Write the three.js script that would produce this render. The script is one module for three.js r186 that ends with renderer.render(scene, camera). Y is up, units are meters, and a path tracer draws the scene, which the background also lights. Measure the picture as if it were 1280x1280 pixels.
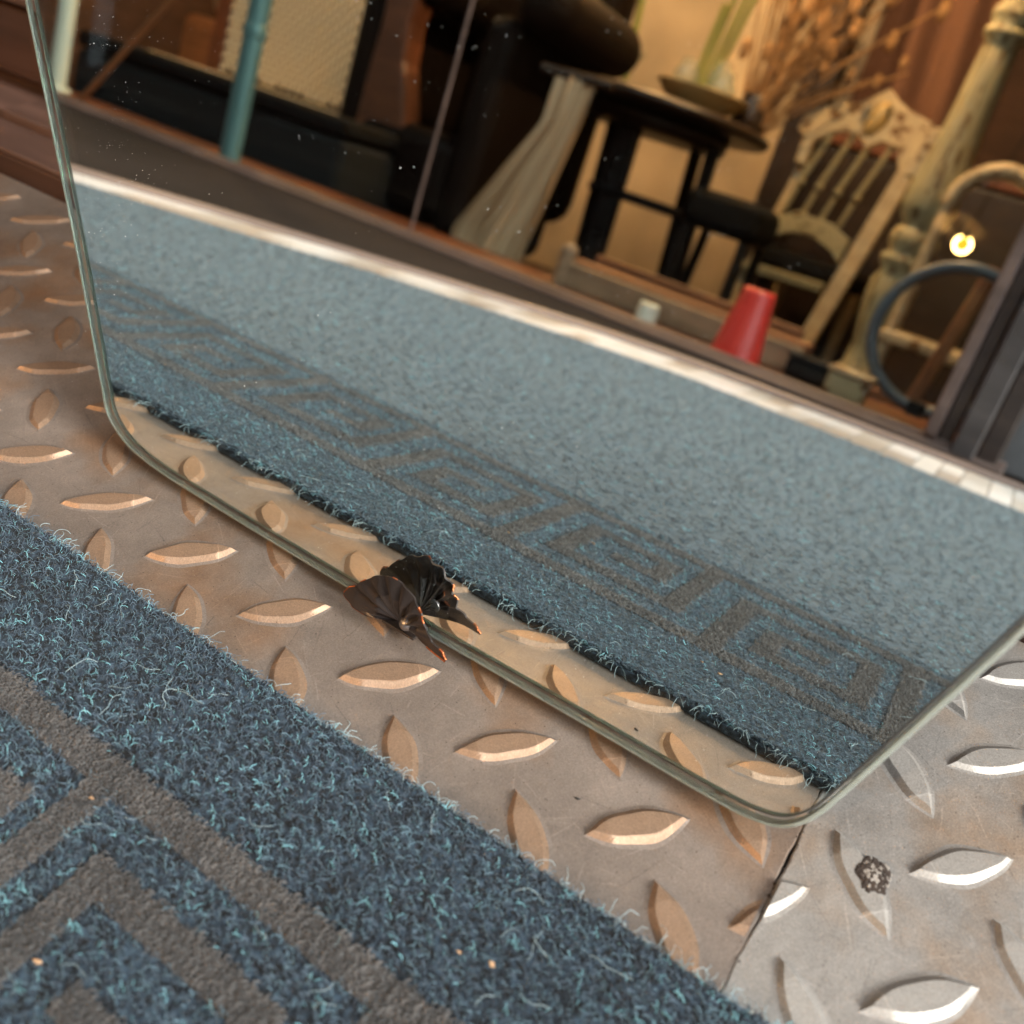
import * as THREE from 'three';
import { mergeGeometries, toCreasedNormals, mergeVertices } from 'three/addons/utils/BufferGeometryUtils.js';
import { RoundedBoxGeometry } from 'three/addons/geometries/RoundedBoxGeometry.js';
import { RectAreaLightUniformsLib } from 'three/addons/lights/RectAreaLightUniformsLib.js';

// x runs along the mirror, y is up, z points from the mirror to the mat and on to the shop window across the passage.
// ------------------------------------------------------------------ camera, sky, sun, exposure
const scene = new THREE.Scene();
const camera = new THREE.PerspectiveCamera(56.98, 1, 0.02, 60);
camera.position.set(0.1604, 0.2589, 0.1898);
camera.up.set(-0.4203, 0.7664, -0.4858);
camera.lookAt(0.1604 - 0.38596, 0.2589 - 0.63551, 0.1898 - 0.6687);
camera.focus = 0.36; camera.userData.fStop = 8.5;

const SKY = [0.80, 0.85, 0.92];
{
  const w = 64, h = 32, d = new Float32Array(w * h * 4);
  for (let y = 0; y < h; y++) for (let x = 0; x < w; x++) {
    const el = Math.sin(((y + 0.5) / h - 0.5) * Math.PI), k = 0.62 + 0.38 * Math.max(0, el), o = (y * w + x) * 4;
    d[o] = SKY[0] * k; d[o + 1] = SKY[1] * k; d[o + 2] = SKY[2] * k; d[o + 3] = 1;
  }
  const t = new THREE.DataTexture(d, w, h, THREE.RGBAFormat, THREE.FloatType);
  t.mapping = THREE.EquirectangularReflectionMapping; t.magFilter = THREE.LinearFilter; t.minFilter = THREE.LinearFilter; t.needsUpdate = true;
  scene.background = t; scene.environment = t; scene.backgroundIntensity = 1.0; scene.environmentIntensity = 1.0;
}
const sun = new THREE.DirectionalLight(new THREE.Color(1.0, 0.96, 0.9), 2.7);
sun.position.set(5, 2.7, 0.3); sun.castShadow = true; sun.shadow.radius = 44;
sun.shadow.mapSize.set(2048, 2048);
Object.assign(sun.shadow.camera, { left: -3, right: 3, top: 3, bottom: -3, near: 0.1, far: 20 });
scene.add(sun, sun.target);

const renderer = new THREE.WebGLRenderer({ antialias: true });
renderer.toneMapping = THREE.LinearToneMapping;
renderer.toneMappingExposure = 3.0;
renderer.shadowMap.enabled = true;
RectAreaLightUniformsLib.init();

// ------------------------------------------------------------------ helpers
let seed = 7;
const rnd = () => { seed = (seed * 1664525 + 1013904223) >>> 0; return seed / 4294967296; };
const rr = (a, b) => a + (b - a) * rnd();
const used = {};
function numbered(n) { const k = used[n] = (used[n] ?? -1) + 1; return k ? `${n}_${String(k).padStart(3, '0')}` : n; }
const V = (x, y, z) => new THREE.Vector3(x, y, z);
const lin = (r, g, b) => new THREE.Color().setRGB(r, g, b);
function thing(name, label, category, pos = [0, 0, 0], group) {
  const o = new THREE.Group(); o.name = numbered(name); o.position.set(...pos);
  o.userData = { label, category }; if (group) o.userData.group = group; scene.add(o); return o;
}
function part(name, g, m, parent, kind) {
  const o = new THREE.Mesh(Array.isArray(g) ? merge(g) : g, m); o.name = parent === scene ? numbered(name) : name;
  o.castShadow = o.receiveShadow = true; if (kind) o.userData.kind = kind; parent.add(o); return o;
}
function structure(name, g, m) { return part(name, g, m, scene, 'structure'); }
function merge(list) {
  list = list.map(g => { const q = g.index ? g.toNonIndexed() : g; for (const k of Object.keys(q.attributes)) if (!['position', 'normal', 'uv'].includes(k)) q.deleteAttribute(k); return q; });
  return mergeGeometries(list);
}
function box(x0, x1, y0, y1, z0, z1, r = 0, uvS = 1) {
  const sx = x1 - x0, sy = y1 - y0, sz = z1 - z0;
  const g = r ? new RoundedBoxGeometry(sx, sy, sz, 2, r) : new THREE.BoxGeometry(sx, sy, sz);
  g.translate((x0 + x1) / 2, (y0 + y1) / 2, (z0 + z1) / 2); return boxUV(g, uvS);
}
function boxUV(g, s = 1) {            // uv in metres from the dominant axis of the normal
  if (g.index) g = g.toNonIndexed();
  const p = g.attributes.position, n = g.attributes.normal, uv = new Float32Array(p.count * 2);
  for (let i = 0; i < p.count; i++) {
    const ax = Math.abs(n.getX(i)), ay = Math.abs(n.getY(i)), az = Math.abs(n.getZ(i));
    let a, b; if (ay >= ax && ay >= az) { a = p.getX(i); b = p.getZ(i); } else if (az >= ax) { a = p.getX(i); b = p.getY(i); } else { a = p.getZ(i); b = p.getY(i); }
    uv[2 * i] = a * s; uv[2 * i + 1] = b * s;
  }
  g.setAttribute('uv', new THREE.BufferAttribute(uv, 2)); return g;
}
function tube(pts, r, seg = 24, rad = 8, closed = false) {
  return new THREE.TubeGeometry(new THREE.CatmullRomCurve3(pts.map(p => V(...p)), closed), seg, r, rad, closed);
}
function rod(a, b, r0, r1 = r0, n = 12) {
  const A = V(...a), B = V(...b), g = new THREE.CylinderGeometry(r1, r0, A.distanceTo(B), n);
  g.applyQuaternion(new THREE.Quaternion().setFromUnitVectors(V(0, 1, 0), B.clone().sub(A).normalize()));
  g.translate(...A.add(B).multiplyScalar(0.5).toArray()); return g;
}
function lathe(pts, n = 32) { return new THREE.LatheGeometry(pts.map(p => new THREE.Vector2(...p)), n); }
function bar(a, b, w, d, r = 0.004) {       // a rounded square bar from a to b
  const A = V(...a), B = V(...b), g = new RoundedBoxGeometry(w, A.distanceTo(B), d, 2, r);
  g.applyQuaternion(new THREE.Quaternion().setFromUnitVectors(V(0, 1, 0), B.clone().sub(A).normalize()));
  g.translate(...A.add(B).multiplyScalar(0.5).toArray()); return g;
}
function extrude(pts, depth, bevel = 0.003, holes = []) {
  const s = new THREE.Shape(pts.map(p => new THREE.Vector2(...p)));
  for (const h of holes) s.holes.push(new THREE.Path(h.map(p => new THREE.Vector2(...p))));
  return new THREE.ExtrudeGeometry(s, { depth, bevelEnabled: bevel > 0, bevelSize: bevel, bevelThickness: bevel, bevelSegments: 2, curveSegments: 12 });
}
// periodic value noise
function hash(i, j, s) { let h = (i * 374761393 + j * 668265263 + s * 1442695041) | 0; h = Math.imul(h ^ (h >>> 13), 1274126177); return ((h ^ (h >>> 16)) >>> 0) / 4294967296; }
function vnoise(x, y, p, s) {
  const i = Math.floor(x), j = Math.floor(y), f = x - i, g = y - j, u = f * f * (3 - 2 * f), v = g * g * (3 - 2 * g), m = k => ((k % p) + p) % p;
  const a = hash(m(i), m(j), s), b = hash(m(i + 1), m(j), s), c = hash(m(i), m(j + 1), s), d = hash(m(i + 1), m(j + 1), s);
  return a + (b - a) * u + (c - a) * v + (a - b - c + d) * u * v;
}
function fbm(x, y, p, s, o = 4) { let t = 0, a = 0.5, n = 0; for (let k = 0; k < o; k++) { t += a * vnoise(x, y, p, s + k); n += a; a *= 0.5; x *= 2; y *= 2; p *= 2; } return t / n; }
function texture(size, fn, repeat, srgb = false) {
  const d = new Uint8Array(size * size * 4);
  for (let y = 0; y < size; y++) for (let x = 0; x < size; x++) {
    const c = fn(x / size, y / size, x, y), o = (y * size + x) * 4, v = typeof c === 'number' ? [c, c, c] : c;
    for (let k = 0; k < 3; k++) d[o + k] = 255 * Math.min(1, Math.max(0, v[k]));
    d[o + 3] = 255;
  }
  const t = new THREE.DataTexture(d, size, size); t.wrapS = t.wrapT = THREE.RepeatWrapping; t.magFilter = THREE.LinearFilter; t.minFilter = THREE.LinearMipmapLinearFilter; t.generateMipmaps = true;
  t.repeat.set(repeat, repeat); if (srgb) t.colorSpace = THREE.SRGBColorSpace; t.needsUpdate = true; return t;
}
const std = (c, rough, o = {}) => new THREE.MeshPhysicalMaterial({ color: c, roughness: rough, metalness: 0, ...o });

// ------------------------------------------------------------------ textures
const scratch = new Float32Array(1024 * 1024);
for (let k = 0; k < 900; k++) { let x = rnd() * 1024, y = rnd() * 1024, a = rnd() * 6.283; const n = 10 + rnd() * 90, v = (rnd() < 0.65 ? 1 : -1) * (0.05 + 0.12 * rnd()); for (let i = 0; i < n; i++) { scratch[((y | 0) & 1023) * 1024 + ((x | 0) & 1023)] = v * Math.sin(Math.PI * (i + 0.5) / n); x += Math.cos(a) * 0.8 + 1024; y += Math.sin(a) * 0.8 + 1024; a += (rnd() - 0.5) * 0.04; } }
// worn steel: a tint that multiplies the metal's colour, fine grain, rust freckles and pale dust specks
const steelTone = texture(1024, (u, v, x, y) => {
  const big = fbm(u * 5, v * 5, 5, 11, 5), mid = fbm(u * 40, v * 40, 40, 31, 3), fine = hash(x, y, 5);
  let k = 0.72 + 0.28 * big + 0.10 * (mid - 0.5) + 0.15 * (fine - 0.5) + scratch[y * 1024 + x];
  const rust = Math.max(0, fbm(u * 9, v * 9, 9, 77, 5) - 0.5) * 1.5;
  let c = [k, k * (1 - 0.26 * rust), k * (1 - 0.5 * rust)];
  if (hash(x, y, 91) > 0.9962) c = [1, 0.98, 0.94];
  if (hash(x, y, 92) > 0.9990) c = [0.3, 0.26, 0.22];
  return c;
}, 1 / 0.3, true);
const steelRough = texture(1024, (u, v, x, y) => 0.60 + 0.40 * fbm(u * 14, v * 14, 14, 51, 5) + 0.10 * (hash(x, y, 8) - 0.5), 1 / 0.3);
const steelBump = texture(1024, (u, v, x, y) => 0.5 * fbm(u * 90, v * 90, 90, 61, 3) + 0.25 * hash(x, y, 9) + 0.35 * fbm(u * 12, v * 12, 12, 62, 3), 1 / 0.3);
const woodTone = texture(512, (u, v) => { const w = fbm(u * 3, v * 40, 40, 21, 4), n = fbm(u * 6, v * 6, 6, 22, 4); const k = 0.62 + 0.3 * w + 0.25 * (n - 0.5); return [k, k * 0.97, k * 0.94]; }, 2, true);
const woodBump = texture(512, (u, v) => fbm(u * 3, v * 60, 60, 23, 4), 2);
const plasterTone = texture(512, (u, v) => { const k = 0.8 + 0.3 * (fbm(u * 6, v * 6, 6, 41, 5) - 0.5); return [k, k, k]; }, 0.8, true);
const chipTone = texture(512, (u, v) => { const n = fbm(u * 8, v * 8, 8, 43, 5); const k = 0.86 + 0.2 * (n - 0.5); return n < 0.36 ? [0.55, 0.44, 0.3] : [k, k * 0.99, k * 0.96]; }, 4, true);
const feltTone = texture(512, (u, v, x, y) => {
  const n = fbm(u * 120, v * 60, 120, 71, 2), m = fbm(u * 8, v * 8, 8, 72, 3), h = hash(x, y, 73); const k = 0.45 + 0.5 * n + 0.3 * (m - 0.5);
  return h > 0.86 ? [0.55 * k + 0.3, 0.75 * k + 0.25, 0.8 * k + 0.2] : [k * 0.72, k * 0.86, k];
}, 1 / 0.12, true);
const fieldTone = texture(512, (u, v, x, y) => { const a = fbm(u * 190, v * 190, 190, 171, 2), b = fbm(u * 9, v * 9, 9, 172, 3), h = hash(x >> 1, y >> 1, 173); const k = 0.55 + 0.75 * (a - 0.5) * 1.8 + 0.3 * (b - 0.5); return h > 0.9 ? [k + 0.3, k + 0.36, k + 0.36] : [k * 0.86, k * 0.96, k]; }, 1 / 0.3, true);
const fieldBump = texture(512, (u, v, x, y) => fbm(u * 190, v * 190, 190, 171, 2), 1 / 0.3);
const feltBump = texture(512, (u, v, x, y) => 0.6 * fbm(u * 110, v * 80, 110, 74, 2) + 0.4 * hash(x, y, 75), 1 / 0.12);

// ------------------------------------------------------------------ materials
const metal = (c, rough, met = 0.8, extra = {}) => new THREE.MeshPhysicalMaterial({ color: c, metalness: met, roughness: rough, map: steelTone, roughnessMap: steelRough, bumpMap: steelBump, bumpScale: 0.00022, ...extra });
const M = {
  plateBrown: metal(lin(0.295, 0.243, 0.203), 0.74, 0.45),
  barBrown: metal(lin(0.37, 0.245, 0.16), 0.74, 0.5, { bumpScale: 0.00014 }),
  plateGrey: metal(lin(0.42, 0.395, 0.36), 0.74, 0.45),
  barGrey: metal(lin(0.46, 0.435, 0.395), 0.74, 0.5, { bumpScale: 0.00014 }),
  ground: std(lin(0.2, 0.19, 0.18), 0.95, { map: plasterTone }),
  threshold: std(lin(0.03, 0.022, 0.018), 1, { map: plasterTone, specularIntensity: 0.25 }),
  trim: std(lin(0.34, 0.25, 0.215), 0.42, { map: woodTone }),
  sill: std(lin(0.26, 0.185, 0.16), 0.4, { map: woodTone, bumpMap: woodBump, bumpScale: 0.0005 }),
  brownWall: std(lin(0.125, 0.062, 0.044), 0.42, { map: woodTone, bumpMap: woodBump, bumpScale: 0.0006 }),
  brownLedge: std(lin(0.24, 0.15, 0.125), 0.5, { map: woodTone, bumpMap: woodBump, bumpScale: 0.0006 }),
  frameDark: std(lin(0.085, 0.062, 0.055), 0.4, { map: woodTone }),
  framePink: std(lin(0.27, 0.19, 0.165), 0.4, { map: woodTone }),
  greyWall: std(lin(0.22, 0.215, 0.215), 0.8, { map: plasterTone }),
  tiles: [0.86, 0.62, 0.52, 0.8].map((k, i) => std(lin(k, k * [0.98, 0.93, 0.87, 0.96][i], k * [0.95, 0.84, 0.74, 0.9][i]), 0.35, { map: plasterTone })),
    felt: std(lin(0.042, 0.062, 0.085), 1, { map: fieldTone, bumpMap: fieldBump, bumpScale: 0.0003, sheen: 1, sheenColor: lin(0.76, 0.94, 1.0), sheenRoughness: 0.66 }),
  band: std(lin(0.072, 0.066, 0.06), 1, { map: plasterTone, bumpMap: feltBump, bumpScale: 0.0008, sheen: 1, sheenColor: lin(0.6, 0.57, 0.54), sheenRoughness: 0.64 }),
  fibre: std(lin(1, 1, 1), 0.75, { sheen: 0.5, sheenColor: lin(0.5, 0.68, 0.8), sheenRoughness: 0.64 }),
  silver: new THREE.MeshPhysicalMaterial({ color: lin(0.93, 0.95, 0.94), metalness: 1, roughness: 0 }),
  glass: new THREE.MeshPhysicalMaterial({ color: lin(1, 1, 1), metalness: 0, roughness: 0, transmission: 1, thickness: 0.005, ior: 1.52, attenuationColor: lin(0.72, 0.93, 0.84), attenuationDistance: 0.07 }),
  glassEdge: new THREE.MeshPhysicalMaterial({ color: lin(0.9, 1.0, 0.9), metalness: 0, roughness: 0.16, transmission: 0.8, thickness: 0.005, ior: 1.52, attenuationColor: lin(0.72, 0.93, 0.84), attenuationDistance: 0.07 }),
  backing: std(lin(0.06, 0.055, 0.05), 0.7),
  bronze: new THREE.MeshPhysicalMaterial({ color: lin(0.05, 0.038, 0.033), metalness: 0.65, roughness: 0.36, clearcoat: 0.5, clearcoatRoughness: 0.25, bumpMap: steelBump, bumpScale: 0.00015 }),
  copper: new THREE.MeshPhysicalMaterial({ color: lin(0.5, 0.17, 0.075), metalness: 1, roughness: 0.4, map: steelTone }),
  screw: new THREE.MeshPhysicalMaterial({ color: lin(0.32, 0.3, 0.3), metalness: 0.9, roughness: 0.32 }),
  rust: std(lin(0.13, 0.09, 0.068), 0.9, { map: plasterTone, bumpMap: steelBump, bumpScale: 0.001 }),
  crumb: std(lin(0.42, 0.27, 0.15), 0.8), speck: std(lin(0.7, 0.72, 0.7), 0.8), pitch: std(lin(0.02, 0.018, 0.016), 0.6),
  pane: new THREE.MeshPhysicalMaterial({ specularIntensity: 0.15, color: lin(0.96, 0.98, 0.97), transmission: 1, thickness: 0, roughness: 0, ior: 1.45 }),
  cream: std(lin(0.66, 0.53, 0.33), 0.5, { map: chipTone }), greenCream: std(lin(0.43, 0.38, 0.22), 0.55, { map: chipTone }),
  gilt: std(lin(0.5, 0.34, 0.13), 0.45, { metalness: 0.3 }),
  blackCloth: std(lin(0.007, 0.007, 0.007), 0.85, { specularIntensity: 0.2 }), charcoal: std(lin(0.016, 0.017, 0.017), 0.8, { specularIntensity: 0.2 }), iron: std(lin(0.010, 0.009, 0.009), 0.6, { specularIntensity: 0.3 }),
  darkWood: std(lin(0.04, 0.024, 0.015), 0.4, { map: woodTone }), orangeWood: std(lin(0.42, 0.18, 0.07), 0.5, { map: woodTone }), paleWood: std(lin(0.5, 0.36, 0.22), 0.6, { map: woodTone }), redWood: std(lin(0.22, 0.075, 0.03), 0.4, { map: woodTone }),
  leather: std(lin(0.008, 0.0045, 0.003), 0.6, { specularIntensity: 0.2 }), weave: std(lin(0.66, 0.57, 0.40), 0.8),
  creamWall: std(lin(0.62, 0.5, 0.36), 0.9, { map: plasterTone }), brownRoom: std(lin(0.12, 0.06, 0.035), 0.8, { map: woodTone }), curtain: std(lin(0.58, 0.47, 0.33), 0.9), maroon: std(lin(0.16, 0.06, 0.045), 0.9, { map: feltTone }),
  red: std(lin(0.72, 0.045, 0.03), 0.35, { clearcoat: 0.5, clearcoatRoughness: 0.3 }), candle: std(lin(0.66, 0.68, 0.55), 0.5),
  teal: std(lin(0.10, 0.2, 0.2), 0.3, { metalness: 0.3 }), palePaint: std(lin(0.5, 0.53, 0.43), 0.5), ring: std(lin(0.075, 0.1, 0.12), 0.4),
  stem: std(lin(0.16, 0.2, 0.03), 0.7), dry: std(lin(0.28, 0.15, 0.06), 0.8), vase: new THREE.MeshPhysicalMaterial({ color: lin(0.8, 0.85, 0.82), transmission: 0.9, thickness: 0, roughness: 0.05, ior: 1.45 }),
  bulb: new THREE.MeshStandardMaterial({ color: lin(0.03, 0.012, 0.002), emissive: lin(0.46, 0.25, 0.012), emissiveIntensity: 1.0 }),
  shade: std(lin(0.3, 0.22, 0.12), 0.6), canopy: std(lin(0.16, 0.13, 0.11), 0.8, { map: woodTone }),
};

// ------------------------------------------------------------------ the passage: ground, walls, canopy
structure('ground', box(-6, 9, -0.2, -0.0062, -0.14, 0.302, 0), M.ground);
structure('pavement', [box(-3.4, 0.9, -0.2, -0.0006, 0.304, 1.10, 0), box(0.902, 9, -0.2, -0.0006, 0.304, 6, 0)], M.threshold);
{
  const t = thing('wooden_wall', 'brown wooden wall with stepped sill boards behind the mirror, at the far edge of the floor', 'wall', [0, 0, -0.15]);
  part('base_board', box(-3.4, 0.6, -0.006, 0.0148, -0.08, 0, 0.002), M.brownWall, t);
  part('sill_board', box(-3.4, 0.6, 0.0145, 0.0182, -0.034, -0.001, 0.0015), M.brownLedge, t);
  part('sill_board', box(-3.4, 0.6, 0.0150, 0.0245, -0.085, -0.0345, 0.002), M.brownLedge, t);
  part('panel', box(-3.4, 0.6, 0.034, 0.082, -0.10, -0.066, 0.003), M.brownWall, t);
  part('sill_board', box(-3.4, 0.6, 0.086, 0.094, -0.10, -0.060, 0.003), M.brownLedge, t);
  part('wall_panel', box(-3.4, 0.6, -0.006, 1.25, -0.2, -0.078, 0.004), M.brownWall, t);
  part('wall_cap', box(-3.4, 0.61, 1.2505, 1.28, -0.22, -0.06, 0.004), M.brownLedge, t);
}
{
  const t = thing('porch_roof', 'brown boarded porch roof over the left part of the passage, above the picture', 'roof', [0, 2.7, 0]);
  part('ceiling', box(-3.55, -0.3, 0, 0.1, -0.4, 1.105), M.canopy, t); part('beam', box(-0.3, -0.2, -0.12, 0.1, -0.4, 1.105, 0.005), M.brownWall, t);
}
{
  const t = thing('end_wall', 'dark wooden end wall closing the passage on the left', 'wall', [-3.4, 0, 0.45]);
  part('wall_panel', box(-0.15, -0.001, 0, 2.69, -0.6, 0.75), M.brownWall, t);
}

// ------------------------------------------------------------------ chequered steel plates and their raised bars
const EI = [0.0245, -0.0251], EJ = [0.0251, 0.0244], L0 = [-0.0782, 0.0215];
function barGeometry(v) {
  const a = 0.0172, b = 0.0056, N = 36, rings = [[1.09, 1.36, 0.0], [1.02, 1.09, 0.0003], [0.965, 0.91, 0.0010], [0.92, 0.77, 0.0017], [0.895, 0.70, 0.00192], [0.86, 0.52, 0.00198]];
  const pos = [], idx = [];
  for (const [sa, sb, y] of rings) for (let k = 0; k < 2 * N; k++) {
    const side = k < N ? 1 : -1, u = k < N ? -1 + 2 * k / N : 1 - 2 * (k - N) / N;
    const wob = 1 + 0.05 * Math.sin(u * 4 + v * 2.1 + side) + 0.03 * Math.sin(u * 7 + v * 1.7);
    pos.push(u * a * sa, y * (1 + 0.05 * Math.sin(u * 7 + v * 1.3 + side)), side * b * sb * (1 - Math.pow(Math.abs(u), 2.1)) * wob);
  }
  for (let r = 0; r < rings.length - 1; r++) for (let k = 0; k < 2 * N; k++) { const n = (k + 1) % (2 * N), A = r * 2 * N + k, B = r * 2 * N + n, C = A + 2 * N, D = B + 2 * N; idx.push(A, B, D, A, D, C); }
  const top = (rings.length - 1) * 2 * N;
  for (let k = 1; k < N; k++) { const A = top + k, B = top + 2 * N - k, A2 = top + k + 1, B2 = top + (2 * N - k - 1); if (k < N - 1) idx.push(A, A2, B2, A, B2, B); else idx.push(A, top + N, B); }
  idx.push(top, top + 1, top + 2 * N - 1);
  let g = new THREE.BufferGeometry(); g.setAttribute('position', new THREE.Float32BufferAttribute(pos, 3)); g.setIndex(idx);
  g.computeVertexNormals();
  if (g.attributes.normal.getY(top + 3) < 0) { const I = g.index.array; for (let i = 0; i < I.length; i += 3) { const t = I[i]; I[i] = I[i + 1]; I[i + 1] = t; } g.computeVertexNormals(); }
  g = boxUV(toCreasedNormals(g, 0.42));
  const band = 2 * N * 6, total = g.attributes.position.count; g.clearGroups();
  g.addGroup(0, band, 0); g.addGroup(band, total - band, 1);      // the foot is of the sheet's steel, the rest is worn
  return g;
}
function clipX(g, x, keepLess) {        // cuts a geometry at a plane of constant x
  const p = g.attributes.position, n = g.attributes.normal, P = [], Nn = [];
  for (let i = 0; i < p.count; i += 3) {
    let poly = [0, 1, 2].map(k => [V().fromBufferAttribute(p, i + k), V().fromBufferAttribute(n, i + k)]), out = [];
    for (let k = 0; k < 3; k++) {
      const A = poly[k], B = poly[(k + 1) % 3], a = keepLess ? x - A[0].x : A[0].x - x, b = keepLess ? x - B[0].x : B[0].x - x;
      if (a >= 0) out.push(A);
      if (a * b < 0) { const t = a / (a - b); out.push([A[0].clone().lerp(B[0], t), A[1].clone().lerp(B[1], t)]); }
    }
    for (let k = 1; k + 1 < out.length; k++) for (const q of [out[0], out[k], out[k + 1]]) { P.push(...q[0].toArray()); Nn.push(...q[1].toArray()); }
  }
  const r = new THREE.BufferGeometry(); r.setAttribute('position', new THREE.Float32BufferAttribute(P, 3)); r.setAttribute('normal', new THREE.Float32BufferAttribute(Nn, 3));
  return boxUV(r);
}
const BARS = [0, 1, 2, 3, 4, 5, 6, 7].map(barGeometry);
const SEAM = 0.163;
function plate(name, label, x0, x1, y, m, mb, shift, side) {          // mb: foot, worn bar
  const t = thing(name, label, 'floor plate', [0, y, 0]);
  const e = side < 0 ? x1 : x0, wave = z => e + 0.00028 * Math.sin(z * 90 + side) + 0.00022 * Math.sin(z * 237 + side * 2) + 0.00015 * Math.sin(z * 610), o = side < 0 ? x0 : x1, rim = [];
  for (let k = 0; k <= 120; k++) { const z = -0.149 + 0.449 * k / 120; rim.push([wave(z), -z]); }
  const sheet = extrude([[o, 0.149], ...rim, [o, -0.3]], 0.0044, 0.0006); sheet.rotateX(-Math.PI / 2); sheet.translate(0, -0.005, 0); part('sheet', boxUV(sheet), m, t);
  for (let i = -16; i < 24; i++) for (let j = -16; j < 24; j++) {
    const ii = i + shift, jj = j + shift, x = L0[0] + ii * EI[0] + jj * EJ[0], z = L0[1] + ii * EI[1] + jj * EJ[1];
    if (z < -0.145 || z > 0.082 || x < -0.56 || x > 0.36) continue;
    const even = ((i + j) % 2 + 2) % 2 === 0, ang = even ? Math.atan2(-EI[1], EI[0]) : Math.atan2(-EJ[1], EJ[0]);
    const reach = 0.014;
    if (side < 0 ? x - reach > x1 : x + reach < x0) continue;
    let g = BARS[Math.floor(rnd() * 8)];
    const a2 = ang + rr(-0.03, 0.03), cut = side < 0 ? x + reach > x1 : x - reach < x0;
    if (cut) {
      g = g.clone().rotateY(a2).translate(x, 0, z); g = clipX(g, side < 0 ? x1 - 0.0004 : x0 + 0.0004, side < 0); if (!g.attributes.position.count) continue;
      part('raised_bar', g, mb[1], t);
    } else { const o = part('raised_bar', g, mb, t); o.position.set(x, 0, z); o.rotation.y = a2 + (rnd() < 0.5 ? Math.PI : 0); o.scale.set(rr(0.95, 1.04), rr(0.85, 1.1), rr(0.92, 1.06)); }
  }
  return t;
}
plate('steel_plate', 'large brown chequered steel floor plate under the mirror and left of the seam', -3.4, SEAM - 0.0007, 0, M.plateBrown, [M.plateBrown, M.barBrown], 0, -1);
const greyPlate = plate('steel_plate', 'greyer chequered steel floor plate right of the seam, with a rusty bolt in one bar', SEAM + 0.0007, 1.6, 0.0004, M.plateGrey, [M.plateGrey, M.barGrey], -0.21, 1);
{ // a rusted bolt head set into one bar
  const b = part('rusty_bolt', [lathe([[0, 0.0022], [0.0012, 0.00235], [0.0020, 0.0022], [0.0027, 0.0017]], 24)], M.barGrey, greyPlate);
  b.scale.set(1.2, 1, 1.2); b.position.set(0.1862, 0.0004, -0.0098); b.userData.label = 'round bolt head in a crust of rust set in the raised bar';
  const l = [], pale = []; for (let k = 0; k < 330; k++) { const a = rr(0, 6.28), q = Math.sqrt(rnd()), r = q * (0.0047 + 0.0012 * Math.sin(a * 3 + 1) * Math.sin(a * 2)), g = new THREE.IcosahedronGeometry(rr(0.00018, 0.0006), 1); g.scale(1.3, 0.7, 1); g.rotateY(a); g.translate(Math.cos(a) * r * 0.85, 0.0019 + 0.0005 * Math.max(0, 1 - r / 0.003) - Math.max(0, r - 0.0034) * 0.4, Math.sin(a) * r * 1.1); (rnd() < (q < 0.5 ? 0.6 : 0.15) ? pale : l).push(g); }
  part('pale_scale', pale, M.barGrey, b, 'stuff');
  part('rust_crust', l, M.rust, b, 'stuff');
  const d = []; for (let k = 0; k < 130; k++) { const g = new THREE.IcosahedronGeometry(rr(0.00015, 0.0005), 0); g.scale(1, 0.6, rr(0.8, 1.6)); g.translate(SEAM + rr(-0.0012, 0.0012), rr(-0.0012, 0.0003), rr(-0.14, 0.06)); d.push(g); }
  part('seam_grit', d, M.rust, greyPlate, 'stuff');
}

// ------------------------------------------------------------------ the mat: backing, pressed key bands, pile
const farEdge = [[-1.15, 0.27], [-0.95, 0.35], [-0.775, 0.447], [-0.623, 0.55], [-0.516, 0.64], [-0.37, 0.72], [-0.275, 0.77], [-0.156, 0.815], [0.058, 0.83], [0.3, 0.82], [0.62, 0.82]];
function farZ(x) { for (let i = 1; i < farEdge.length; i++) if (x <= farEdge[i][0]) { const [a, b] = [farEdge[i - 1], farEdge[i]]; return a[1] + (b[1] - a[1]) * (x - a[0]) / (b[0] - a[0]); } return 0.82; }
const MATZ = 0.052;
const mat = thing('door_mat', 'dark teal felt door mat with pressed grey Greek key border facing the mirror', 'mat', [0, 0, 0]);
{
  const s = [[-1.15, MATZ], [0.62, MATZ], ...farEdge.slice().reverse()].map(([x, z]) => [x, -z]);
  const g = extrude(s, 0.0022, 0.0006); g.rotateX(-Math.PI / 2); g.translate(0, 0.0012, 0); part('backing', boxUV(g), M.felt, mat);
}
{
  const s = [[-1.148, MATZ + 0.002], [0.618, MATZ + 0.002], ...farEdge.slice().reverse().map(([x, z]) => [x, z - 0.002])].map(([x, z]) => [x, -z]);
  const g = extrude(s, 0.0014, 0.0006); g.rotateX(-Math.PI / 2); g.translate(0, 0.0042 - 0.0006, 0); part('felt_face', boxUV(g), M.felt, mat);
}
const X0 = -0.0145, PER = 0.192, hw = 0.0053;
const vBar = (x, z0, z1) => [x - hw, x + hw, z0, z1], hBar = (x0, x1, z0, z1) => [x0, x1, z0, z1];
const UNIT = [vBar(0, 0.1112, 0.1988), vBar(0.0225, 0.1342, 0.183), hBar(0.0278, 0.0617, 0.1738, 0.183), vBar(0.067, 0.150, 0.183), hBar(0.042, 0.0617, 0.150, 0.159), hBar(0.0172, 0.0797, 0.1242, 0.134), vBar(0.085, 0.1242, 0.1988),
  vBar(0.1105, 0.1112, 0.183), hBar(0.1158, 0.1682, 0.1738, 0.183), vBar(0.1735, 0.1342, 0.183), hBar(0.1252, 0.1788, 0.1242, 0.134), vBar(0.1305, 0.1342, 0.159), hBar(0.1358, 0.156, 0.150, 0.159)];
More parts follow.
